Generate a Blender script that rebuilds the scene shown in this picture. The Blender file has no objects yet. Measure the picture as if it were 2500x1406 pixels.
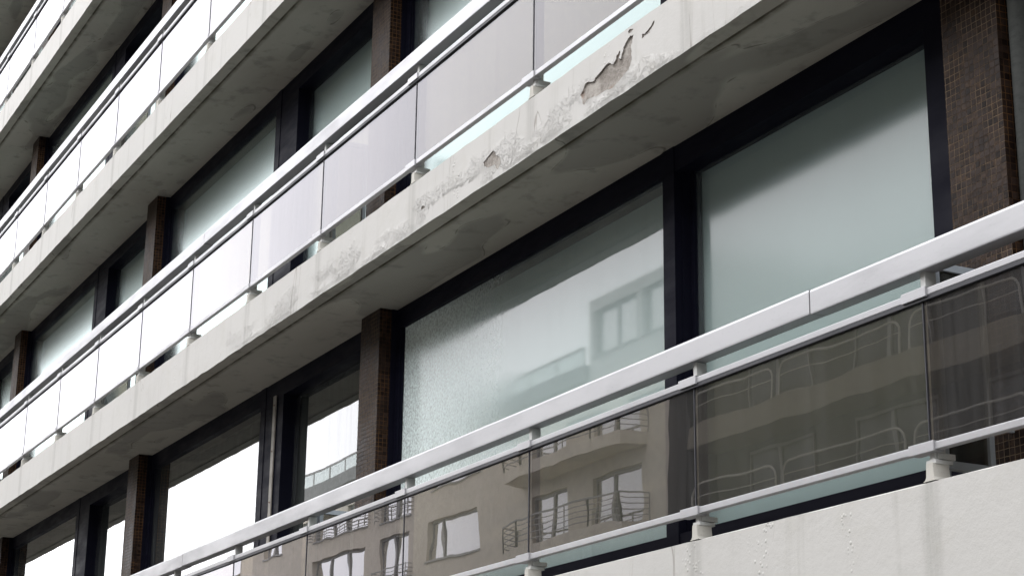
import bpy, bmesh, math, random
from mathutils import Vector, Matrix
from mathutils.geometry import tessellate_polygon
random.seed(7)
S = bpy.context.scene
# ------------------------------------------------------------------ camera
cam_d = bpy.data.cameras.new("Camera"); cam = bpy.data.objects.new("Camera", cam_d)
S.collection.objects.link(cam); S.camera = cam
R_ = Vector((0.46061338, 0.88750898, 0.01277188)); U_ = Vector((0.2513402, -0.14421775, 0.95709422)); F_ = Vector((-0.85127165, 0.43764032, 0.28949531))
cam.matrix_world = Matrix(((R_.x, U_.x, -F_.x, 0), (R_.y, U_.y, -F_.y, -5), (R_.z, U_.z, -F_.z, 0), (0, 0, 0, 1)))
cam_d.sensor_width = 36; cam_d.lens = 4530.22 / 2500 * 36; cam_d.clip_start = 0.05; cam_d.clip_end = 2000
GZ = -1.6                                   # pavement level (the eye is at 0)
# ------------------------------------------------------------------ sky, sun, exposure
SUN_EL, SUN_DIR_XY = math.radians(42), Vector((-0.62, -0.78))
W = bpy.data.worlds.new("World"); S.world = W; W.use_nodes = True
nt = W.node_tree; nt.nodes.clear()
def N(t, typ, **kw):
    n = t.nodes.new(typ)
    for k, v in kw.items(): setattr(n, k, v)
    return n
def L(t, a, b): t.links.new(a, b)
wo = N(nt, 'ShaderNodeOutputWorld'); bg = N(nt, 'ShaderNodeBackground')
sky = N(nt, 'ShaderNodeTexSky', sky_type='NISHITA'); sky.sun_disc = False
sky.sun_elevation = SUN_EL; sky.sun_rotation = math.atan2(SUN_DIR_XY.x, SUN_DIR_XY.y)
sky.air_density = 1.0; sky.dust_density = 4.0
hs = N(nt, 'ShaderNodeHueSaturation'); hs.inputs['Saturation'].default_value = 0.12
tcw = N(nt, 'ShaderNodeTexCoord')
cn = N(nt, 'ShaderNodeTexNoise'); cn.inputs['Scale'].default_value = 2.2; cn.inputs['Detail'].default_value = 5
mr = N(nt, 'ShaderNodeMapRange'); mr.inputs[1].default_value = .3; mr.inputs[2].default_value = .75; mr.inputs[3].default_value = .88; mr.inputs[4].default_value = 1.14
mx = N(nt, 'ShaderNodeMix', data_type='RGBA'); mx.inputs[0].default_value = 0.9
mx.inputs[7].default_value = (19.0, 19.1, 19.8, 1)
mul = N(nt, 'ShaderNodeVectorMath', operation='SCALE')
L(nt, tcw.outputs['Generated'], cn.inputs['Vector']); L(nt, cn.outputs['Fac'], mr.inputs[0])
L(nt, sky.outputs[0], hs.inputs['Color']); L(nt, hs.outputs[0], mx.inputs[6])
L(nt, mx.outputs[2], mul.inputs[0]); L(nt, mr.outputs[0], mul.inputs['Scale'])
L(nt, mul.outputs[0], bg.inputs['Color']); bg.inputs['Strength'].default_value = 0.15
L(nt, bg.outputs[0], wo.inputs[0])
sd = bpy.data.lights.new("Sun", 'SUN'); sd.energy = 0.5; sd.angle = math.radians(30); sd.color = (1, .98, .95)
so = bpy.data.objects.new("Sun", sd); S.collection.objects.link(so)
v = Vector((SUN_DIR_XY.x * math.cos(SUN_EL), SUN_DIR_XY.y * math.cos(SUN_EL), math.sin(SUN_EL)))
so.rotation_euler = v.to_track_quat('Z', 'Y').to_euler(); so.location = (-20, -40, 40)
S.view_settings.view_transform = 'Standard'; S.view_settings.look = 'None'; S.view_settings.gamma = 1
S.view_settings.exposure = 0.33
S.render.engine = 'CYCLES'; S.cycles.max_bounces = 10; S.cycles.transparent_max_bounces = 12
S.cycles.diffuse_bounces = 4; S.cycles.glossy_bounces = 5; S.cycles.caustics_reflective = False; S.cycles.caustics_refractive = False
S.cycles.sample_clamp_indirect = 6
# ------------------------------------------------------------------ node helpers
class Mat:
    def __init__(s, name):
        s.m = bpy.data.materials.new(name); s.m.use_nodes = True; s.t = s.m.node_tree; s.t.nodes.clear()
        s.out = s.n('ShaderNodeOutputMaterial'); s.geo = s.n('ShaderNodeNewGeometry')
        s.pos = s.geo.outputs['Position']
    def n(s, typ, **kw): return N(s.t, typ, **kw)
    def l(s, a, b): s.t.links.new(a, b)
    def map(s, scale, src=None, loc=(0, 0, 0)):
        m = s.n('ShaderNodeMapping'); m.inputs['Scale'].default_value = scale; m.inputs['Location'].default_value = loc
        s.l(src or s.pos, m.inputs['Vector']); return m.outputs[0]
    def noise(s, vec, scale=1, detail=4, rough=.55, dist=0):
        n = s.n('ShaderNodeTexNoise'); n.inputs['Scale'].default_value = scale; n.inputs['Detail'].default_value = detail
        n.inputs['Roughness'].default_value = rough; n.inputs['Distortion'].default_value = dist
        s.l(vec, n.inputs['Vector']); return n.outputs['Fac']
    def ramp(s, fac, a, b, x=0., y=1.):
        m = s.n('ShaderNodeMapRange'); m.interpolation_type = 'SMOOTHSTEP'
        for i, q in ((1, a), (2, b), (3, x), (4, y)): m.inputs[i].default_value = q
        s.l(fac, m.inputs[0]); return m.outputs[0]
    def math(s, op, a, b=None):
        m = s.n('ShaderNodeMath', operation=op)
        for i, q in ((0, a), (1, b)):
            if q is None: continue
            if isinstance(q, (int, float)): m.inputs[i].default_value = q
            else: s.l(q, m.inputs[i])
        return m.outputs[0]
    def mix(s, fac, a, b):
        m = s.n('ShaderNodeMix', data_type='RGBA')
        for i, q in ((0, fac), (6, a), (7, b)):
            if isinstance(q, (int, float)): m.inputs[i].default_value = q
            elif isinstance(q, tuple): m.inputs[i].default_value = (*q, 1) if len(q) == 3 else q
            else: s.l(q, m.inputs[i])
        return m.outputs[2]
    def bump(s, h, strength=.3, dist=.01, nrm=None):
        b = s.n('ShaderNodeBump'); b.inputs['Strength'].default_value = strength; b.inputs['Distance'].default_value = dist
        s.l(h, b.inputs['Height'])
        if nrm: s.l(nrm, b.inputs['Normal'])
        return b.outputs[0]
    def xyz(s, src=None):
        n = s.n('ShaderNodeSeparateXYZ'); s.l(src or s.pos, n.inputs[0]); return n.outputs
    def comb(s, a, b, c):
        n = s.n('ShaderNodeCombineXYZ')
        for i, q in enumerate((a, b, c)):
            if isinstance(q, (int, float)): n.inputs[i].default_value = q
            else: s.l(q, n.inputs[i])
        return n.outputs[0]
    def bsdf(s, col, rough=.6, nrm=None, spec=.5, metal=0., coat=0.):
        b = s.n('ShaderNodeBsdfPrincipled')
        for k, q in (('Base Color', col), ('Roughness', rough), ('Specular IOR Level', spec), ('Metallic', metal), ('Coat Weight', coat)):
            if isinstance(q, (int, float)): b.inputs[k].default_value = q
            elif isinstance(q, tuple): b.inputs[k].default_value = (*q, 1)
            else: s.l(q, b.inputs[k])
        if nrm: s.l(nrm, b.inputs['Normal'])
        return b.outputs[0]
    def done(s, sh): s.l(sh, s.out.inputs[0]); return s.m

def plaster(name, base, dirt, blister=0., streak=1., gapstains=True):
    m = Mat(name); x, y, z = m.xyz()
    big = m.noise(m.map((.7, .7, .9)), 1, 5)
    mid = m.noise(m.map((4, 4, 4)), 1, 6, .65)
    fine = m.noise(m.map((60, 60, 60)), 1, 3, .6)
    st = m.noise(m.map((5.5, 5.5, .45)), 1, 5, .6)
    st2 = m.noise(m.map((22, 22, .9)), 1, 4, .6)
    c = m.mix(m.ramp(big, .35, .7, 0, .45), base, tuple(q * .9 for q in base))
    c = m.mix(m.ramp(mid, .5, .72, 0, .35), c, tuple(q * w for q, w in zip(base, (.86, .85, .8))))
    c = m.mix(m.math('MULTIPLY', m.ramp(st, .5, .68, 0, .38 * streak), m.ramp(st2, .35, .7)), c, dirt)
    h = m.math('ADD', m.math('MULTIPLY', mid, .5), m.math('MULTIPLY', fine, .09))
    h = m.math('ADD', h, m.math('MULTIPLY', m.noise(m.map((14, 14, 14)), 1, 3), .16))
    if gapstains:
        # rust and dirt runs under every railing post, 1.655 m apart (1.785 m in the nearest bay)
        fa = m.math('PINGPONG', m.math('ADD', x, 13.06), .8275)
        fb = m.math('PINGPONG', m.math('ADD', x, 5.93), .8925)
        sel = m.math('GREATER_THAN', x, -13.3)
        f = m.math('ADD', m.math('MULTIPLY', sel, fb), m.math('MULTIPLY', m.math('SUBTRACT', 1, sel), fa))
        f = m.math('ADD', f, m.math('MULTIPLY', m.math('SUBTRACT', m.noise(m.map((9, 9, 2.5)), 1, 3), .5), .12))
        k = m.math('MULTIPLY', m.ramp(f, .005, .10, .42, 0), m.ramp(st2, .3, .62, .25, 1))
        c = m.mix(k, c, tuple(q * .8 for q in dirt))
    cr = m.noise(m.map((1.6, 1.6, .28)), 1, 3, .5, 1.2)
    crk = m.ramp(m.math('ABSOLUTE', m.math('SUBTRACT', cr, .5)), .0, .0022, 1, 0)
    crk = m.math('MULTIPLY', crk, m.ramp(big, .48, .56))
    c = m.mix(m.math('MULTIPLY', crk, .6), c, (.2, .17, .14))
    h = m.math('SUBTRACT', h, m.math('MULTIPLY', crk, .25))
    if blister:
        zone = m.math('MULTIPLY', m.ramp(m.noise(m.map((.85, .85, 2.6)), 1, 2), .46, .56), 1.0)
        low = m.math('MULTIPLY', m.ramp(z, 4.10, 4.16), m.ramp(m.math('ADD', z, m.math('MULTIPLY', mid, .25)), 4.34, 4.5, 1, 0))
        xr = m.math('MULTIPLY', m.ramp(x, -15.6, -14.2), m.ramp(x, -7.6, -6.9, 1, 0))
        zn = m.math('MULTIPLY', zone, m.math('MULTIPLY', low, xr))
        vo = m.noise(m.map((11, 11, 15)), 1, 7, .75, 1.6)
        rid = m.math('ABSOLUTE', m.math('SUBTRACT', vo, .5))
        lift = m.math('ADD', m.ramp(vo, .47, .5, 0, .6), m.ramp(vo, .585, .6, 0, .5))
        bl = m.math('MULTIPLY', lift, zn)
        h = m.math('ADD', h, m.math('MULTIPLY', bl, blister * .8))
        c = m.mix(m.math('MULTIPLY', m.ramp(rid, 0, .03, 1, 0), m.math('MULTIPLY', zn, .22)), c, (.33, .30, .26))
    # small paint blisters scattered everywhere in clusters
    v2 = m.n('ShaderNodeTexVoronoi'); v2.inputs['Scale'].default_value = 42; m.l(m.pos, v2.inputs['Vector'])
    cl = m.ramp(m.noise(m.map((3.2, 3.2, 1.1), None, (2, 0, 5)), 1, 3), .6, .67)
    h = m.math('ADD', h, m.math('MULTIPLY', m.ramp(v2.outputs['Distance'], .1, .45, .5, 0), cl))
    return m.done(m.bsdf(c, .78, m.bump(h, .75, .012), .3))
MAT = {}
MAT['fascia'] = plaster('fascia paint', (.52, .508, .483), (.31, .30, .27))
MAT['fascia_bad'] = plaster('blistered fascia paint', (.525, .512, .487), (.33, .32, .29), blister=2.6)
def soffit_mat():
    m = Mat('soffit paint'); x, y, z = m.xyz()
    big = m.noise(m.map((.6, 1.6, 1)), 1, 4); mid = m.noise(m.map((5, 5, 5)), 1, 6, .6)
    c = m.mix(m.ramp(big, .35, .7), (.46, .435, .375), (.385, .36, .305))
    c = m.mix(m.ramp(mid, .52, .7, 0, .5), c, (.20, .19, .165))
    pn = m.noise(m.map((.42, 1.5, 1), None, (3, 1, 0)), 1, 2, .5, .2)
    patch = m.ramp(pn, .555, .585)
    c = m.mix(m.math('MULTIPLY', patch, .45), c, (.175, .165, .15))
    edge = m.ramp(m.math('ABSOLUTE', m.math('SUBTRACT', pn, .5625)), 0, .004, 1, 0)
    edge = m.math('MULTIPLY', edge, m.ramp(mid, .47, .56))
    c = m.mix(m.math('MULTIPLY', edge, .6), c, (.07, .06, .05))
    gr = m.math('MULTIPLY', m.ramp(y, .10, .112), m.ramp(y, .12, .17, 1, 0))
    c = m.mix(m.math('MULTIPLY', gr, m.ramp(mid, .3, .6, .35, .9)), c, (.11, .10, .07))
    h = m.math('ADD', m.math('MULTIPLY', mid, .5), m.math('MULTIPLY', patch, .5))
    return m.done(m.bsdf(c, .85, m.bump(h, .6, .008), .25))
MAT['soffit'] = soffit_mat()
def bare():
    m = Mat('bare concrete'); a = m.noise(m.map((9, 9, 9)), 1, 7, .7); b = m.noise(m.map((45, 45, 45)), 1, 5, .7)
    c = m.mix(m.ramp(a, .35, .65), (.24, .215, .19), (.42, .39, .355)); c = m.mix(m.ramp(b, .55, .7, 0, .6), c, (.15, .125, .11))
    c = m.mix(m.ramp(m.noise(m.map((5, 5, 7), None, (4, 4, 1)), 1, 3), .58, .7, 0, .5), c, (.33, .23, .18))
    return m.done(m.bsdf(c, .9, m.bump(m.math('ADD', a, m.math('MULTIPLY', b, .35)), 1, .02), .2))
MAT['bare'] = bare()
def tile(name, side):
    m = Mat(name); x, y, z = m.xyz(); u = y if side else x; p = .034
    wob = m.math('MULTIPLY', m.math('SUBTRACT', m.noise(m.map((7, 7, 7)), 1, 3), .5), .012)
    us = m.math('DIVIDE', m.math('ADD', u, wob), p); zs = m.math('DIVIDE', m.math('ADD', z, wob), p)
    fu = m.math('ABSOLUTE', m.math('SUBTRACT', m.math('FRACT', us), .5)); fz = m.math('ABSOLUTE', m.math('SUBTRACT', m.math('FRACT', zs), .5))
    mxx = m.math('MAXIMUM', fu, fz); grout = m.ramp(mxx, .43, .465)
    wn = m.n('ShaderNodeTexWhiteNoise', noise_dimensions='2D')
    m.l(m.comb(m.math('FLOOR', us), m.math('FLOOR', zs), 0), wn.inputs['Vector'])
    smud = m.noise(m.map((3.5, 3.5, 2.2)), 1, 5, .65)
    c = m.mix(wn.outputs['Value'], (.010, .006, .005), (.036, .023, .018))
    c = m.mix(m.ramp(m.noise(m.map((30, 30, 30)), 1, 3), .5, .75, 0, .5), c, (.08, .045, .022))
    gc = (.15, .075, .03) if side else (.17, .125, .085)
    g = m.math('MULTIPLY', grout, m.ramp(smud, .38, .58, .15, 1))
    c = m.mix(g, c, gc)
    h = m.math('ADD', m.math('MULTIPLY', m.math('SUBTRACT', 1, grout), 1), m.math('MULTIPLY', wn.outputs['Value'], .5))
    h = m.math('ADD', h, m.math('MULTIPLY', m.noise(m.map((28, 28, 28)), 1, 2), .9))
    r = m.math('ADD', m.ramp(smud, .3, .7, .38, .6), m.math('MULTIPLY', grout, .3))
    return m.done(m.bsdf(c, r, m.bump(h, .9, .005), .08))
MAT['tile'] = tile('brown mosaic front', 0); MAT['tile_side'] = tile('brown mosaic side', 1)
def paint(name, col, rough, dirt=.25, sp=.5, sc=6, met=0.):
    m = Mat(name); a = m.noise(m.map((sc * .25, sc, sc)), 1, 6, .65); b = m.noise(m.map((40, 90, 90)), 1, 3)
    c = m.mix(m.ramp(a, .42, .75, 0, dirt), col, tuple(q * .62 for q in col)); c = m.mix(m.ramp(b, .62, .72, 0, dirt * .8), c, tuple(q * .5 for q in col))
    return m.done(m.bsdf(c, m.ramp(a, .3, .7, rough * .85, rough * 1.25), m.bump(m.math('ADD', m.math('MULTIPLY', a, .4), m.math('MULTIPLY', b, .1)), .35, .003), sp, met))
MAT['rail'] = paint('pale painted metal rail', (.41, .407, .418), .42, .3, .5, 6, .5)
MAT['post'] = paint('grey painted steel', (.52, .52, .50), .45, .3)
MAT['plinth'] = paint('cream plaster', (.52, .50, .45), .8, .35)
MAT['gasket'] = paint('black rubber', (.012, .012, .018), .5, .2)
MAT['frame'] = paint('navy black window frame', (.006, .0062, .013), .55, .3, .06)
MAT['strip'] = paint('pale weathered strip', (.27, .25, .22), .6, .7)
MAT['alu'] = paint('grey aluminium', (.33, .36, .39), .4, .3)
MAT['pipe'] = paint('rough grey pipe', (.10, .105, .10), .7, .5, .3, 40)
MAT['rust'] = paint('rusty screw', (.12, .05, .025), .7, .3)
def glass(name, tint, k, ior, rough=.0, wob=.0, wsc=1.2, dust=0., dustc=(.4, .42, .4), frost=False, refl=(1, 1, 1), runs=1.):
    m = Mat(name)
    tr = m.n('ShaderNodeBsdfTransparent'); tr.inputs[0].default_value = (*tint, 1)
    gl = m.n('ShaderNodeBsdfGlossy'); gl.inputs['Color'].default_value = (*refl, 1); gl.inputs['Roughness'].default_value = rough
    dt = m.n('ShaderNodeVectorMath', operation='DOT_PRODUCT'); m.l(m.geo.outputs['Incoming'], dt.inputs[0]); m.l(m.geo.outputs['Normal'], dt.inputs[1])
    f0 = ((ior - 1) / (ior + 1)) ** 2
    fres = m.math('ADD', f0, m.math('MULTIPLY', 1 - f0, m.math('POWER', m.math('SUBTRACT', 1, m.math('ABSOLUTE', dt.outputs['Value'])), 5)))
    if frost:
        fn = m.noise(m.map((1.1, 1, 1.6), None, (1, 0, 0)), 1, 4); ff = m.noise(m.map((55, 50, 50)), 1, 6, .75)
        x, y, z = m.xyz()
        far = m.ramp(x, -10.6, -12.2)
        m.l(m.math('ADD', m.ramp(fn, .4, .62, rough, rough * 1.3), m.math('MULTIPLY', far, .06)), gl.inputs['Roughness'])
        hn = m.math('MULTIPLY', ff, m.ramp(x, -10.8, -12.6, .003, .8))
        m.l(m.bump(hn, .22, .0025), gl.inputs['Normal'])
    elif wob:
        h = m.noise(m.map((wsc, wsc, wsc)), 1, 2, .4)
        b = m.bump(h, 1, wob); m.l(b, gl.inputs['Normal'])
    m1 = m.n('ShaderNodeMixShader'); m.l(m.math('MINIMUM', m.math('MULTIPLY', fres, k), 1), m1.inputs[0]); m.l(tr.outputs[0], m1.inputs[1]); m.l(gl.outputs[0], m1.inputs[2])
    sh = m1.outputs[0]
    if dust:
        df = m.n('ShaderNodeBsdfDiffuse'); df.inputs[0].default_value = (*dustc, 1)
        sn = m.noise(m.map((16, 16, .7)), 1, 5, .7)
        m2 = m.n('ShaderNodeMixShader')
        dz = m.ramp(sn, .35, .75, dust * (1 - .65 * runs), dust * (1 + .6 * runs))
        if frost: dz = m.math('ADD', dz, m.math('MULTIPLY', m.ramp(x, -10.8, -12.9, 0, .75), m.ramp(ff, .35, .62, .35, 1)))
        m.l(dz, m2.inputs[0]) if frost else m.l(m.ramp(sn, .35, .75, dust * (1 - .65 * runs), dust * (1 + .6 * runs)), m2.inputs[0]); m.l(sh, m2.inputs[1]); m.l(df.outputs[0], m2.inputs[2]); sh = m2.outputs[0]
    return m.done(sh)
MAT['g_rail'] = glass('smoked rail glass', (.38, .345, .29), 1.3, 1.5, 0, .0009, 1.6, .05, (.5, .5, .50), runs=.5, refl=(.955, .945, 1.))
MAT['g_clear'] = glass('clear pane', (.8, .84, .82), 2.1, 1.5, 0, .0006, 1.0, .07, (.42, .45, .43))
MAT['g_frost'] = glass('condensed pane', (.95, .985, .98), 1.55, 1.5, .022, frost=True, dust=.17, dustc=(.80, .90, .88), runs=.15)
MAT['g_soft'] = glass('dusty pane', (.95, .985, .98), 1.3, 1.5, .12, .0006, 1.5, .08, (.7, .82, .80), runs=.15)
MAT['g_upper'] = glass('upper pane', (.95, .985, .98), 1.9, 1.5, .20, .0006, 2, .04, (.7, .82, .80), runs=.3, refl=(.90, 1, .98))
MAT['g_screen'] = glass('screen glass', (.35, .32, .27), 1.5, 1.5, .05, .001, 2, .08)
def blind(name, col, sc=26, dark=.85):
    m = Mat(name); a = m.noise(m.map((sc, 2, .25)), 1, 3); b = m.noise(m.map((1.5, 1.5, 1.5)), 1, 4)
    c = m.mix(m.ramp(a, .35, .7, 0, .35), col, tuple(q * dark for q in col)); c = m.mix(m.ramp(b, .4, .7, 0, .3), c, tuple(q * .9 for q in col))
    return m.done(m.bsdf(c, .9, m.bump(a, .3, .01), .1))
MAT['blind'] = blind('pale green blind', (.33, .395, .385), 3, .93)
MAT['blind_up'] = blind('pale upper blind', (.42, .50, .49), 3, .93)
MAT['curtain'] = blind('dark net curtain', (.085, .095, .09), 18, .35)
def simple(name, col, rough=.8, sc=3, amt=.3, bmp=.4):
    m = Mat(name); a = m.noise(m.map((sc, sc, sc)), 1, 6, .6); b = m.noise(m.map((sc * .2, sc * .2, sc * .15)), 1, 4)
    c = m.mix(m.ramp(a, .35, .7, 0, amt), col, tuple(q * .6 for q in col)); c = m.mix(m.ramp(b, .4, .65, 0, amt), c, tuple(q * .75 for q in col))
    return m.done(m.bsdf(c, rough, m.bump(a, bmp, .01), .4))
MAT['opp_wall'] = simple('beige render', (.78, .71, .60)); MAT['opp_dark'] = simple('brown render', (.085, .08, .068))
MAT['opp_band'] = simple('tan concrete band', (.29, .255, .19)); MAT['opp_frame'] = simple('grey window paint', (.40, .39, .37), .5)
MAT['opp_slab'] = simple('grey concrete', (.33, .33, .32)); MAT['opp_rail'] = simple('cream tube', (.62, .60, .52), .4); MAT['opp_white'] = simple('white paint', (.74, .73, .70), .6)
MAT['opp_blind'] = simple('white curtain', (.82, .79, .74), .9); MAT['opp_glass'] = glass('house pane', (.9, .9, .9), 8, 1.5)
MAT['shade_glass'] = glass('shaded pane', (.6, .6, .6), 1., 1.5, .02); MAT['opp_panel'] = glass('terrace pane', (.8, .9, .88), 1.6, 1.5, dust=.6, dustc=(.85, .9, .88), runs=0); MAT['roof'] = simple('zinc roof', (.22, .23, .24), .6)
MAT['asphalt'] = simple('asphalt', (.055, .055, .056), .9, 30, .4); MAT['paving'] = simple('paving', (.17, .167, .16), .85, 5, .3); MAT['kerb'] = simple('kerb stone', (.36, .35, .33), .8, 8)
MAT['inside'] = simple('interior wall', (.22, .22, .21), .9); MAT['cable'] = simple('line paint', (.75, .75, .72), .7)
# ------------------------------------------------------------------ mesh helpers
ORG = {}
def empty(name, loc, parent=None):
    o = bpy.data.objects.new(name, None); S.collection.objects.link(o)
    if parent: o.parent = parent; o.location = Vector(loc) - ORG[parent.name]
    else: o.location = loc
    ORG[o.name] = Vector(loc); o.empty_display_size = .2; return o
def tag(o, label=None, cat=None, group=None, kind=None):
    if label: o['label'] = label
    if cat: o['category'] = cat
    if group: o['group'] = group
    if kind: o['kind'] = kind
    return o
def box(bm, x0, x1, y0, y1, z0, z1, mi=0, bev=0):
    vs = [bm.verts.new(p) for p in ((x0, y0, z0), (x1, y0, z0), (x1, y1, z0), (x0, y1, z0), (x0, y0, z1), (x1, y0, z1), (x1, y1, z1), (x0, y1, z1))]
    fs = [bm.faces.new([vs[i] for i in q]) for q in ((0, 3, 2, 1), (4, 5, 6, 7), (0, 1, 5, 4), (1, 2, 6, 5), (2, 3, 7, 6), (3, 0, 4, 7))]
    for f in fs: f.material_index = mi
    if bev:
        es = list({e for f in fs for e in f.edges})
        bmesh.ops.bevel(bm, geom=es, offset=bev, segments=2, profile=.6, affect='EDGES')
    return fs
def extr(bm, prof, x0, x1, n=1, jit=0, mi=0, caps=True, mats=None, closed=True, seed=1):
    rnd = random.Random(seed); rings = []
    k = len(prof)
    for i in range(n + 1):
        x = x0 + (x1 - x0) * i / n
        rings.append([bm.verts.new((x, y, z + (rnd.uniform(-jit, jit) if jit else 0))) for y, z in prof])
    for a, b in zip(rings, rings[1:]):
        for j in range(k if closed else k - 1):
            f = bm.faces.new((a[j], b[j], b[(j + 1) % k], a[(j + 1) % k])); f.material_index = mats[j] if mats else mi
    if caps and closed:
        for r_ in (rings[0], rings[-1]):
            f = bm.faces.new(r_); f.material_index = mi
    return rings
def obj(name, bm, mats, parent=None, smooth=False):
    if len(bm.faces) > 1: bmesh.ops.recalc_face_normals(bm, faces=bm.faces)
    lo = Vector([min(v.co[i] for v in bm.verts) for i in range(3)]); hi = Vector([max(v.co[i] for v in bm.verts) for i in range(3)])
    c = (lo + hi) / 2; c.z = lo.z
    for v in bm.verts: v.co -= c
    me = bpy.data.meshes.new(name); bm.to_mesh(me); bm.free()
    if smooth:
        for p in me.polygons: p.use_smooth = True
    for m in (mats if isinstance(mats, (list, tuple)) else [mats]): me.materials.append(MAT[m])
    o = bpy.data.objects.new(name, me); S.collection.objects.link(o)
    if parent: o.parent = parent; o.location = c - ORG[parent.name]
    else: o.location = c
    ORG[o.name] = c; return o
def B(): return bmesh.new()
# ------------------------------------------------------------------ grid of the facade (metres, from the eye)
PR = [8.32, 1.19, -5.95, -13.09, -19.72, -26.35, -32.98, -39.6]          # right-hand face of each pillar
PITCH = 3.01; TOP0 = 1.48; TH = .3825
def top(k): return TOP0 + PITCH * k
XL, XR = -40.2, 4.0
ab = empty('apartment_building', (-18, 3, GZ))
tag(ab, 'modernist apartment block with long white concrete balconies, smoked glass railings and brown mosaic pillars', 'building')
SPALL = [
 [(-8.8444, 4.206), (-8.8603, 4.2535), (-8.8709, 4.2768), (-8.8395, 4.3015), (-8.8135, 4.3281), (-8.7771, 4.3228), (-8.7203, 4.3044), (-8.6845, 4.3213), (-8.6234, 4.334), (-8.583, 4.3488), (-8.5379, 4.3507), (-8.518, 4.3431), (-8.4883, 4.3235), (-8.4635, 4.3411), (-8.4535, 4.3645), (-8.4238, 4.3801), (-8.4092, 4.3744), (-8.4142, 4.3547), (-8.4291, 4.3333), (-8.4047, 4.3266), (-8.3849, 4.3595), (-8.3651, 4.3897), (-8.3358, 4.4106), (-8.297, 4.4276), (-8.2634, 4.4195), (-8.2782, 4.3877), (-8.2977, 4.3577), (-8.2837, 4.3253), (-8.2841, 4.2933), (-8.2989, 4.2508), (-8.3184, 4.2261), (-8.3862, 4.2089), (-8.4547, 4.1915), (-8.504, 4.1828), (-8.5936, 4.1969), (-8.6642, 4.1983), (-8.7357, 4.208), (-8.7872, 4.2157), (-8.8287, 4.1976)],
 [(-8.1736, 4.3836), (-8.1362, 4.3763), (-8.108, 4.3839), (-8.0799, 4.3938), (-8.0564, 4.4108), (-8.0378, 4.4191), (-8.0522, 4.3879), (-8.0849, 4.3746), (-8.0897, 4.3632), (-8.127, 4.3639), (-8.1739, 4.3603)],
 [(-10.1593, 4.2728), (-10.1017, 4.2885), (-10.0159, 4.3084), (-9.9867, 4.2917), (-9.9714, 4.259), (-9.9281, 4.2377), (-9.9059, 4.203), (-9.9121, 4.1777), (-9.9538, 4.1571), (-9.9836, 4.2011), (-10.0267, 4.2084), (-10.0844, 4.2135), (-10.1436, 4.2432)],
 [(-11.1098, 4.2609), (-11.0748, 4.2584), (-11.0577, 4.2449), (-11.0896, 4.2343), (-11.118, 4.245)],
 [(-8.325, 4.462), (-8.295, 4.468), (-8.262, 4.455), (-8.285, 4.446), (-8.31, 4.448)],
]
def rough_loop(pts, amp, per=3, seed=3):
    rnd = random.Random(seed); out = []
    for i, p in enumerate(pts):
        q = pts[(i + 1) % len(pts)]; out.append(p)
        for j in range(1, per):
            t = j / per; out.append((p[0] + (q[0] - p[0]) * t + rnd.uniform(-amp, amp), p[1] + (q[1] - p[1]) * t + rnd.uniform(-amp, amp) * .6))
    return out
for k in range(0, 6):
    zt, zb = top(k), top(k) - (TH if k else .62)
    n = 300; rnd = random.Random(40 + k); dx = (XR - XL) / n
    tj = [rnd.uniform(-.0035, .0035) for _ in range(n + 1)]; bj = [rnd.uniform(-.004, .004) for _ in range(n + 1)]
    bm = B()
    # profile from the front bottom edge round to the front top edge
    prof = [(0, zb, 'b'), (.105, zb, 0), (.108, zb + .012, 0), (.122, zb + .012, 0), (.125, zb + .002, 0), (1.0, zb + .002, 0), (5.0, zb + .002, 0), (5.0, zt, 0), (.9, zt, 0), (.02, zt, 0), (0, zt - .008, 't')]
    rings = []
    for i in range(n + 1):
        x = XL + dx * i
        rings.append([bm.verts.new((x, y, z + (bj[i] if f == 'b' else tj[i] if f == 't' else 0))) for y, z, f in prof])
    mi = [1, 1, 1, 1, 1, 1, 0, 0, 0, 0]
    for a, b in zip(rings, rings[1:]):
        for j in range(10):
            f = bm.faces.new((a[j], b[j], b[j + 1], a[j + 1])); f.material_index = mi[j]
        if k != 1: bm.faces.new((a[10], b[10], b[0], a[0]))
    for r_ in (rings[0], rings[-1]): bm.faces.new(r_)
    if k == 1:      # front face with the spalled holes cut out of the paint
        outer = [(XL + dx * i, zb + bj[i]) for i in range(n + 1)] + [(XL + dx * i, zt - .008 + tj[i]) for i in range(n, -1, -1)]
        loops = [rough_loop(s, .006, 3, 5 + q) for q, s in enumerate(SPALL)]
        polys = [[Vector((x, 0, z)) for x, z in outer]] + [[Vector((x, 0, z)) for x, z in lp] for lp in loops]
        flat = [p for pl in polys for p in pl]; vs = [bm.verts.new(p) for p in flat]
        for tri in tessellate_polygon(polys):
            try: bm.faces.new([vs[t] for t in tri])
            except ValueError: pass
        bmesh.ops.remove_doubles(bm, verts=bm.verts, dist=.0003)
    sl = obj('balcony_slab', bm, ['fascia_bad' if k == 1 else 'fascia', 'soffit'], ab)
    if k == 1:
        sl['label'] = 'white balcony slab edge with flaking paint and patches of bare concrete'
        for lp in loops:
            bm = B(); d = .010 if len(lp) > 60 else .006
            cx = sum(p[0] for p in lp) / len(lp); cz = sum(p[1] for p in lp) / len(lp)
            f0 = [bm.verts.new((x, -.0005, z)) for x, z in lp]
            f1 = [bm.verts.new((x + (cx - x) * .02, d, z + (cz - z) * .03)) for x, z in lp]
            for i in range(len(lp)): bm.faces.new((f0[i], f0[(i + 1) % len(lp)], f1[(i + 1) % len(lp)], f1[i]))
            for tri in tessellate_polygon([[v.co.copy() for v in f1]]):
                try: bm.faces.new([f1[t] for t in tri])
                except ValueError: pass
            obj('bare_concrete', bm, 'bare', sl)
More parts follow.
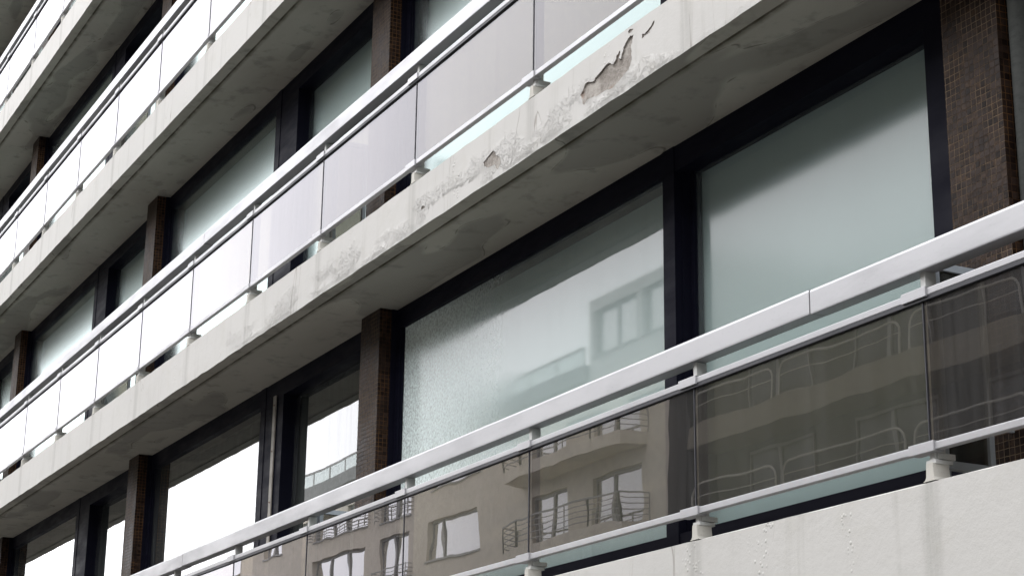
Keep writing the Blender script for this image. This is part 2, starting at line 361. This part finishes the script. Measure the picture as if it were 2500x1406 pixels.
# pillars -----------------------------------------------------------
for k in range(-1, 6):
    z0 = top(k) + .001 if k >= 0 else GZ + .15
    z1 = top(k + 1) - (TH - .004 if k >= 0 else .62)
    if k == 5: z1 = z0 + 2.6
    for x in PR[1:]:
        bm = B(); fs = box(bm, x - .38, x, .555, 1.2, z0, z1)
        for f in fs:
            if abs(f.calc_center_median().x - x) < .001 or abs(f.calc_center_median().x - x + .38) < .001: f.material_index = 1
        o = obj('pillar', bm, ['tile', 'tile_side'], ab)
bm = B(); bmesh.ops.create_cone(bm, cap_ends=True, segments=24, radius1=.045, radius2=.045, depth=17, matrix=Matrix.Translation((-5.897, .635, GZ + 8.7)))
dp = obj('downpipe', bm, 'pipe', ab, True)
# windows -----------------------------------------------------------
def ring(bm, x0, x1, z0, z1, w, y0, y1, wb=None, wt=None):
    wb = wb or w; wt = wt or w
    box(bm, x0, x0 + w, y0, y1, z0, z1); box(bm, x1 - w, x1, y0, y1, z0, z1)
    box(bm, x0 + w, x1 - w, y0 + .001, y1, z0, z0 + wb); box(bm, x0 + w, x1 - w, y0 + .001, y1, z1 - wt, z1)
def window(k, i):
    a, b = PR[i + 1], PR[i] - .38                    # between the pillars
    z0 = top(k) + .002; z1 = top(k + 1) - TH + .001
    mx1 = PR[i] - .38 - 2.625 if False else PR[i + 1]
    w = empty('window', ((a + b) / 2, .8, z0), ab)
    # the wide left light and the narrower right light, parted by a heavy mullion
    m1 = PR[i] - (3.0 if i <= 2 else 2.98); m0 = m1 - .13; mr_ = m1 + (.05 if i <= 2 else .46)
    zg0, zg1 = z0 + .25, z1 - .16
    bm = B()
    box(bm, a + .001, m0, .70, .86, z0, z0 + .26); box(bm, a + .001, m0, .70, .86, zg1, z1)          # sill and head
    box(bm, a + .001, a + .085, .70, .86, z0 + .26, zg1)
    box(bm, a + .085, a + .10, .716, .86, z0 + .26, zg1)
    box(bm, m1, b, .70, .86, z0, z0 + .26); box(bm, m1, b, .70, .86, zg1, z1)
    box(bm, m1 + .001, mr_, .70 if i > 2 else .80, .86, z0 + .26, zg1); jw = .30 if i == 2 else .10; box(bm, b - jw, b, .70, .86, z0 + .26, zg1)
    box(bm, a + .001, a + .012, .655, .70, z0, z1, 0)
    obj('frame', bm, 'frame', w)
    bm = B(); box(bm, m0, m1, .694, .87, z0, z1); box(bm, m1, m1 + .012, .745, .80, z0 + .02, z1 - .02)
    mo = obj('mullion', bm, 'frame', w)
    if k == 0 and i == 2:
        pass
    g = {(0, 2): ('g_frost', 'g_soft')}.get((k, i), ('g_clear', 'g_clear') if k == 0 else ('g_upper', 'g_upper'))
    for (xa, xb, yg), gm in zip(((a + .09, m0 + .01, .735), (mr_ - .005, b - jw + .01, .822)), g):
        bm = B(); vs = [bm.verts.new(p) for p in ((xa, yg, z0 + .24), (xb, yg, z0 + .24), (xb, yg, zg1 + .02), (xa, yg, zg1 + .02))]; bm.faces.new(vs)
        obj('pane', bm, gm, w)
    if k == 0 and i > 2 or (k == 0 and i < 2): bmn = 'curtain'
    else: bmn = 'blind' if k == 0 else 'blind_up'
    bm = B(); nfold = 60; pv = None
    yb = .865 if k == 0 and i == 2 else .93 if k == 0 else .875
    for q in range(nfold + 1):
        x = a + .02 + (b - a - .04) * q / nfold; y = yb + (.03 * math.sin(q * 1.9) if bmn == 'curtain' else .004 * math.sin(q * .9))
        c0 = bm.verts.new((x, y, z0 + .02)); c1 = bm.verts.new((x, y, z1 - .02))
        if pv: bm.faces.new((pv[0], c0, c1, pv[1]))
        pv = (c0, c1)
    obj('curtain' if bmn == 'curtain' else 'blind', bm, bmn, w, True)
    if i == 3 and k == 0:
        w['label'] = 'clear window mirroring white sky with a pale vertical strip on its mullion'
        bm = B(); box(bm, m1 + .235, m1 + .30, .683, .694, z0 + .02, z1 - .14)
        obj('cover_strip', bm, ['strip'], w)
        for zz in (3.88, 3.45, 2.98):
            bm = B()
            bmesh.ops.create_uvsphere(bm, u_segments=10, v_segments=6, radius=.008, matrix=Matrix.Translation((m1 + .268, .682, zz)))
            obj('screw_head', bm, 'rust', w)
    if (k, i) == (0, 2): w['label'] = 'large window with pale green blind behind condensed glass beside a broad dark mullion'
for k in range(0, 6):
    for i in range(1, 7): window(k, i)
# dark back walls inside, flank and roof ------------------------------
bm = B(); box(bm, XL, XR, 1.6, 1.7, GZ, top(5)); obj('interior_wall', bm, 'inside', ab)
for k in range(6):
    bm = B(); box(bm, XL, XR, .862, 1.6, top(k + 1) - TH - .14, top(k + 1) - TH + (.0 if k < 5 else .001)); obj('lintel', bm, 'gasket', ab)
bm = B(); box(bm, XL - .3, XL - .001, .0, 5.0, GZ, top(5) + .6); box(bm, XR + .001, XR + .3, .0, 5.0, GZ, top(5) + .6); obj('flank_wall', bm, 'fascia', ab)
bm = B(); box(bm, XL, XR, .45, 5.0, top(5) + 2.61, top(5) + 2.95); obj('roof', bm, 'fascia', ab)
# ground floor shop front ----------------------------------------------
for i in range(1, 7):
    a, b = PR[i + 1] + .0, PR[i] - .38
    w = empty('shop_window', ((a + b) / 2, .9, GZ), ab)
    bm = B(); ring(bm, a + .002, b - .002, GZ + .15, .858, .08, .85, .95, .45); box(bm, (a + b) / 2 - .04, (a + b) / 2 + .04, .851, .95, GZ + .6, .77); obj('frame', bm, 'frame', w)
    bm = B(); vs = [bm.verts.new(p) for p in ((a + .08, .9, GZ + .58), (b - .08, .9, GZ + .58), (b - .08, .9, .78), (a + .08, .9, .78))]; bm.faces.new(vs); obj('pane', bm, 'g_clear', w)
# railings ---------------------------------------------------------------
gaps = []
for i in range(1, 7):
    a, b = PR[i] + .02, PR[i + 1] + .02
    for q in range(4): gaps.append(a + (b - a) * q / 4)
gaps.append(PR[7] + .02)
gaps = [g for g in gaps if g < XR and g > XL]
def handrail_prof(z):       # y, z: flat box with a softened upper front edge and a small drip lip
    return [(-.012, z + .003), (-.012, z + .102), (-.009, z + .112), (-.002, z + .117), (.055, z + .120), (.075, z + .112), (.080, z + .10), (.080, z), (.0, z), (-.004, z - .004), (-.011, z - .004)]
proto = {}
def share(name, key, build, mats, parent, loc):
    """build once round the origin, then copies that share the mesh"""
    if key not in proto:
        bm = B(); build(bm); bmesh.ops.recalc_face_normals(bm, faces=bm.faces)
        me = bpy.data.meshes.new(name); bm.to_mesh(me); bm.free(); me.materials.append(MAT[mats]); proto[key] = me
    o = bpy.data.objects.new(name, proto[key]); S.collection.objects.link(o); o.parent = parent; o.location = Vector(loc) - ORG[parent.name]
    return o
def b_post(bm):
    box(bm, -.016, .016, .020, .080, .085, .905, 0, .002)
    box(bm, -.030, .030, .012, .105, .070, .088, 0, .002); box(bm, -.024, .024, .030, .125, .092, .118, 0, .002)
    for y in (.095, .112): bmesh.ops.create_cone(bm, cap_ends=True, segments=6, radius1=.007, radius2=.007, depth=.02, matrix=Matrix.Translation((.012, y, .095)))
    box(bm, -.010, .010, .030, .060, .050, .072)
def b_sleeve(bm):
    for z0, z1 in ((.003, .047),): box(bm, -.112, .047, -.011, .047, z0, z1, 0, .002)
def b_base(bm):
    r0 = [(-.042, -.001), (.044, -.001), (.044, .12), (-.042, .12)]
    lv = [(0.0, 1.0), (.006, .72), (.016, .56), (.074, .48)]
    prev = None
    for z, s in lv:
        rr = [bm.verts.new((.004 + (x - .004) * s, max(.001, y if y < .01 else .01 + (y - .01) * (s * .3 + .55)), z)) for x, y in r0]
        if prev:
            for i in range(4): bm.faces.new((prev[i], prev[(i + 1) % 4], rr[(i + 1) % 4], rr[i]))
        prev = rr
    bm.faces.new(prev)
for k in range(0, 6):
    z = top(k)
    rl = empty('balcony_railing', (-18, .03, z), ab)
    if k == 0: rl['label'] = 'lowest balcony railing, smoked glass mirroring the house across the street'
    hz = z + .905
    js = sorted([XL + .1, -34.8, -25.4, -16.03 if k else -16.07, -6.69 + (.0 if k == 0 else .4), XR - .1])
    for q, (a, b) in enumerate(zip(js, js[1:])):
        bm = B(); off = [0, .002, -.0015, .0025, 0][q % 5]
        box(bm, a - .004, a + .004, .0, .07, hz + .006, hz + .108); extr(bm, handrail_prof(hz + off), a + .0045, b - .0045, 14, .0016, seed=k * 9 + q)
        obj('handrail', bm, 'rail', rl)
    for nm, y0, y1, z0, z1 in (('top_rail', -.002, .036, z + .788, z + .818), ('bottom_rail', -.002, .036, z + .124, z + .156)):
        bm = B(); box(bm, XL + .1, XR - .1, y0, y1, z0, z1, 0, .003); obj(nm, bm, 'rail', rl)
    bm = B(); box(bm, XL + .1, XR - .1, -.0005, .034, z + .769, z + .7875)
    for g in gaps: box(bm, g - .0035, g + .0035, .010, .026, z + .157, z + .769)
    obj('rubber_seal', bm, 'gasket', rl)
    for a, b in zip(gaps[1:], gaps):
        bm = B(); t = random.uniform(-.0015, .0015); t2 = random.uniform(-.0015, .0015)
        y = .014
        nx, nz = 10, 5
        fs = box(bm, a + .0045, b - .0045, y, y + .008, z + .150, z + .775)
        obj('glass_panel', bm, 'g_rail', rl)
    for g in gaps:
        share('post', 'post', b_post, 'post', rl, (g, 0, z)); share('bracket', 'slv', b_sleeve, 'rail', rl, (g, 0, z + .115)); share('bracket', 'slv', b_sleeve, 'rail', rl, (g, 0, z + .779)); share('post_base', 'base', b_base, 'plinth', rl, (g, 0, z - .001))
# privacy screens -------------------------------------------------------------
for k in range(0, 6):
    z = top(k)
    for x in PR[1:]:
        sc = empty('privacy_screen', (x - .05, .28, z), ab)
        bm = B(); xx = x - .05; y0, y1, z0, z1 = .13, .41, z + .075, z + .985
        for q in ((y0, y0 + .028, z0, z1), (y1 - .028, y1, z0, z1)): box(bm, xx - .02, xx + .02, q[0], q[1], q[2], q[3], 0, .002)
        for q in ((z0, z0 + .035), (z1 - .035, z1)): box(bm, xx - .019, xx + .019, y0 + .028, y1 - .028, q[0], q[1], 0, .002)
        box(bm, xx - .045, xx - .021, y0 - .012, y0 + .012, z0, z1); box(bm, xx - .03, xx - .012, y1, .556, z + .28, z + .31); box(bm, xx - .03, xx - .012, y0 + .04, y0 + .06, z + .001, z0 + .002)
        obj('frame', bm, 'alu', sc)
        bm = B(); box(bm, xx - .003, xx + .003, y0 + .02, y1 - .02, z0 + .02, z1 - .02); obj('pane', bm, 'g_screen', sc)
# ------------------------------------------------------------------ street
def st(name, x0, x1, y0, y1, z0, z1, mat):
    bm = B(); box(bm, x0, x1, y0, y1, z0, z1); return tag(obj(name, bm, mat), kind='structure')
st('ground', -400, 400, -400, 400, GZ - .6, GZ - .16, 'asphalt')
st('road', -200, 200, -19, -6.5, GZ - .155, GZ - .13, 'asphalt')
st('near_pavement', -200, 200, -6.35, 6.0, GZ - .155, GZ, 'paving'); st('near_kerb', -200, 200, -6.5, -6.352, GZ - .155, GZ - .004, 'kerb')
st('far_pavement', -200, 200, -26, -19.152, GZ - .155, GZ, 'paving'); st('far_kerb', -200, 200, -19.15, -19, GZ - .155, GZ - .004, 'kerb')
# ------------------------------------------------------------------ houses across the street (seen in the glass)
YF = -26.0
def wall(bm, x0, x1, z0, z1, ops, th=.3, y=YF, mi=0):
    xs = sorted({x0, x1, *[q for o in ops for q in o[:2]]}); zs = sorted({z0, z1, *[q for o in ops for q in o[2:]]})
    for a, b in zip(xs, xs[1:]):
        for c, d in zip(zs, zs[1:]):
            mxx, mz = (a + b) / 2, (c + d) / 2
            if any(o[0] < mxx < o[1] and o[2] < mz < o[3] for o in ops): continue
            vs = [bm.verts.new(p) for p in ((a, y, c), (b, y, c), (b, y, d), (a, y, d))]; bm.faces.new(vs).material_index = mi
    for a, b, c, d in ops:
        p = [(a, c), (b, c), (b, d), (a, d)]
        for i in range(4):
            (xa, za), (xb, zb) = p[i], p[(i + 1) % 4]
            vs = [bm.verts.new(q) for q in ((xa, y, za), (xb, y, zb), (xb, y - th, zb), (xa, y - th, za))]; bm.faces.new(vs)
def owin(par, x0, x1, z0, z1, splits, y=YF, blind_m='opp_blind', gm='opp_glass'):
    w = empty('window', ((x0 + x1) / 2, y - .2, z0), par)
    bm = B(); f = .09; yy0, yy1 = y - .26, y - .16
    box(bm, x0, x1, yy0, yy1, z0, z0 + f); box(bm, x0, x1, yy0, yy1, z1 - f, z1)
    for s in [x0, *splits, x1]:
        a = max(x0, s - f / 2 - (.0 if s in (x0, x1) else .03)); b = min(x1, s + f / 2 + (.0 if s in (x0, x1) else .03))
        box(bm, a, b, yy0, yy1 + .004, z0 + f, z1 - f)
    box(bm, x0 - .08, x1 + .08, y - .15, y + .06, z0 - .07, z0 - .002)
    obj('frame', bm, 'opp_frame', w)
    bm = B(); vs = [bm.verts.new(p) for p in ((x0, y - .21, z0), (x1, y - .21, z0), (x1, y - .21, z1), (x0, y - .21, z1))]; bm.faces.new(vs); obj('pane', bm, gm, w)
    bm = B(); vs = [bm.verts.new(p) for p in ((x0, y - .3, z0), (x1, y - .3, z0), (x1, y - .3, z1), (x0, y - .3, z1))]; bm.faces.new(vs); obj('curtain', bm, blind_m, w)
def tube_rail(par, x0, x1, y, z, h=.95, bars=5, name='balcony_railing', proj=0, mat='opp_rail', r=.02):
    bm = B()
    for q in range(bars):
        zz = z + h * (q + 1) / bars; s = r if q == bars - 1 else r * .55
        box(bm, x0, x1, y - s, y + s, zz - s, zz + s)
    n = max(2, int((x1 - x0) / 1.2))
    for q in range(n + 1):
        x = x0 + (x1 - x0) * q / n; box(bm, x - r * .8, x + r * .8, y - r * .7, y + r * .7, z, z + h - .03)
    if proj:
        for x in (x0, x1):
            for q in range(bars):
                zz = z + h * (q + 1) / bars; box(bm, x - r * .7, x + r * .7, y - proj, y, zz - r * .7, zz + r * .7)
    return obj(name, bm, mat, par)
FH = 2.93; F0 = 10.15                       # storey height and the level of one floor
oh = empty('house', (-70, YF - 5, GZ)); tag(oh, 'beige rendered apartment house across the street with horizontal-bar balconies, mirrored in the lowest glass railing', 'building')
ops = []; wins = []
for q in range(-3, 3):
    z = F0 + FH * q
    if z + 2.3 > 16.2: continue
    for (a, b, c, d, sp) in ((-67.4, -62.8, .75, 2.35, [-66.3]), (-79.9, -74.0, .75 if q != 1 else .3, 2.35 if q != 1 else 2.2, [-78, -76]), (-72.3, -69.4, .1, 2.35, [-70.9]), (-86.8, -84.4, .4, 2.2, [-85.6]), (-58.6, -55.9, .08, 2.0, [-57.3]), (-54.2, -51.1, .08, 2.0, [-52.8])):
        ops.append((a, b, z + c, z + d)); wins.append((a, b, z + c, z + d, sp))
bm = B(); wall(bm, -90, -49.4, GZ, 16.3, ops); obj('wall', bm, 'opp_wall', oh)
bm = B(); box(bm, -90, -49.4, YF - 10, YF - .32, GZ, 16.25); obj('core', bm, 'opp_dark', oh)
for a, b, c, d, sp in wins: owin(oh, a, b, c, d, sp)
for q in range(-3, 2):
    z = F0 + FH * q
    bm = B(); prof = [(-59.6, YF + .02), (-59.2, YF + .8), (-57.5, YF + 1.15), (-52.5, YF + 1.15), (-50.9, YF + .8), (-50.6, YF + .02)]
    lo = [bm.verts.new((x, y, z - .42)) for x, y in prof]; hi = [bm.verts.new((x, y, z)) for x, y in prof]
    bm.faces.new(lo); bm.faces.new(hi)
    for i in range(len(prof)): bm.faces.new((lo[i], lo[(i + 1) % 6], hi[(i + 1) % 6], hi[i]))
    bl = obj('balcony', bm, 'opp_wall', oh)
    bm = B()
    for (p, p2) in zip(prof, prof[1:]):
        dv = Vector((p2[0] - p[0], p2[1] - p[1], 0)); ln = dv.length; an = math.atan2(dv.y, dv.x)
        for j in range(5):
            zz = z + .95 * (j + 1) / 5; s = .028 if j == 4 else .014
            mtx = Matrix.Translation((p[0], p[1], zz)) @ Matrix.Rotation(an, 4, 'Z')
            fs = box(bm, 0, ln, -s, s, -s, s); bmesh.ops.transform(bm, matrix=mtx, verts=list({v for f in fs for v in f.verts}))
        nn = max(1, int(ln / 1.3))
        for j in range(nn + 1):
            x = p[0] + dv.x * j / nn; y = p[1] + dv.y * j / nn; box(bm, x - .022, x + .022, y - .02, y + .02, z, z + .93)
    obj('railing', bm, 'opp_frame', bl)
    tube_rail(oh, -80.2, -73.7, YF + .25, z + .25, .7, 5, 'window_railing', .25, 'opp_frame')
    tube_rail(oh, -72.6, -69.1, YF + .25, z + .1, .85, 5, 'window_railing', .25, 'opp_frame')
# roof terrace with glass panels and penthouse
bm = B(); box(bm, -91, -56.9, YF - 4.0, YF + .25, 16.3, 16.9); obj('terrace_slab', bm, 'opp_slab', oh)
tr = empty('terrace_railing', (-74, YF, 16.9), oh)
bm = B(); box(bm, -90.8, -57.2, YF + .02, YF + .08, 17.58, 17.66)
x = -90.8
while x < -57: box(bm, x - .05, x + .05, YF + .03, YF + .07, 16.9, 17.58); x += 2.1
obj('frame', bm, 'opp_frame', tr)
bm = B(); vs = [bm.verts.new(p) for p in ((-90.8, YF + .05, 16.95), (-57.2, YF + .05, 16.95), (-57.2, YF + .05, 17.56), (-90.8, YF + .05, 17.56))]; bm.faces.new(vs); obj('glass', bm, 'opp_panel', tr)
bm = B(); box(bm, -56.9, -49.4, YF - 6, YF - .35, 16.26, 19.3); wall(bm, -56.9, -49.4, 16.3, 19.3, [(-56.6, -53.6, 17.15, 18.85), (-53.2, -50.2, 17.15, 18.85)]); obj('penthouse', bm, 'opp_white', oh)
owin(oh, -56.6, -53.6, 17.15, 18.85, [-55.1]); owin(oh, -53.2, -50.2, 17.15, 18.85, [-51.7])
bm = B(); pr = []
for q in range(13):
    t = q / 12; pr.append((-101 + 21.5 * t, 16.2 + 2.35 * math.sin(t * math.pi * .72) - .35))
lo = [bm.verts.new((x, YF - 3.2, 16.0)) for x, z in pr]; hi = [bm.verts.new((x, YF - 3.2, z + .55)) for x, z in pr]; hb = [bm.verts.new((x, YF - 9, z + .55)) for x, z in pr]
for i in range(12): bm.faces.new((lo[i], lo[i + 1], hi[i + 1], hi[i])); bm.faces.new((hi[i], hi[i + 1], hb[i + 1], hb[i]))
obj('roof', bm, 'roof', oh)
# lower neighbour on the left
nb = empty('house', (-104, YF - 5, GZ)); tag(nb, 'lower cream house with a stepped roof at the far end of the mirrored terrace', 'building')
bm = B(); box(bm, -92, -90.001, YF - 9, YF + .0, GZ, 13.2); box(bm, -100, -92.001, YF - 9, YF - .01, GZ, 12.4); box(bm, -160, -100.001, YF - 9, YF - .02, GZ, 11.2); obj('wall', bm, 'opp_band', nb)
bm = B(); box(bm, -100.2, -91.8, YF - 9, YF + .2, 12.401, 12.6); box(bm, -160, -100.2, YF - 9, YF + .2, 11.201, 11.4); obj('roof', bm, 'opp_white', nb)
for q in range(6):
    for j in range(4): owin(nb, -98 - q * 7 - .9, -98 - q * 7 + .9, .5 + j * 2.9, 2.2 + j * 2.9, [-98 - q * 7], YF + .3)
# right-hand neighbour: banded block with rounded tubular rails
rb = empty('house', (-20, YF - 5, GZ)); tag(rb, 'brown banded house with rounded tubular balcony rails, mirrored in the rightmost railing glass', 'building')
bm = B(); box(bm, -49.39, 60, YF - 10, YF - 1.2, GZ, 15.6); obj('wall', bm, 'opp_dark', rb)
bm = B(); box(bm, -49.38, -48.2, YF - 1.199, YF + .0, GZ, 15.55); obj('pier', bm, 'opp_dark', rb)
for q in range(-3, 4):
    z = 12.75 + FH * q
    if z > 15.5: continue
    bm = B(); box(bm, -48.2, 60, YF - 1.198, YF, z - .75, z, 0, .02); bd = obj('balcony', bm, 'opp_band', rb)
    x = -47.9; ln_ = 0
    while x < 30:
        x1 = x + (4.2, 5.5)[ln_ % 2]; ln_ += 1; bm = B(); rr = .35
        path = [(x, z)] + [(x + rr - rr * math.cos(a), z + .98 - rr + rr * math.sin(a)) for a in [j * math.pi / 12 for j in range(7)]] + [(x1 - rr + rr * math.sin(a), z + .98 - rr + rr * math.cos(a)) for a in [j * math.pi / 12 for j in range(7)]] + [(x1, z)]
        def tube(path, r, yy):
            rings = []
            for i, p in enumerate(path):
                a = path[max(0, i - 1)]; b = path[min(len(path) - 1, i + 1)]; d = Vector((b[0] - a[0], 0, b[1] - a[1])).normalized(); n_ = Vector((-d.z, 0, d.x))
                rings.append([bm.verts.new(Vector((p[0], yy, p[1])) + n_ * r * math.cos(t * math.pi / 3) + Vector((0, r * math.sin(t * math.pi / 3), 0))) for t in range(6)])
            for a, b in zip(rings, rings[1:]):
                for t in range(6): bm.faces.new((a[t], a[(t + 1) % 6], b[(t + 1) % 6], b[t]))
        tube(path, .036, YF - .06); tube([(x + .02, z + .6), (x1 - .02, z + .6)], .016, YF - .06)
        obj('rail', bm, 'opp_rail', bd)
        x = x1 + .45
for q in range(-3, 1):
    z = 12.75 + FH * q
    for j in range(10):
        x = -46.5 + j * 5.4; owin(rb, x, x + 3.4, z + .05, z + 1.95, [x + 1.7], YF - .93, 'roof', 'shade_glass')
bm = B(); box(bm, -49.5, 60, YF - 10, YF + .2, 15.601, 15.8); obj('roof', bm, 'opp_slab', rb)
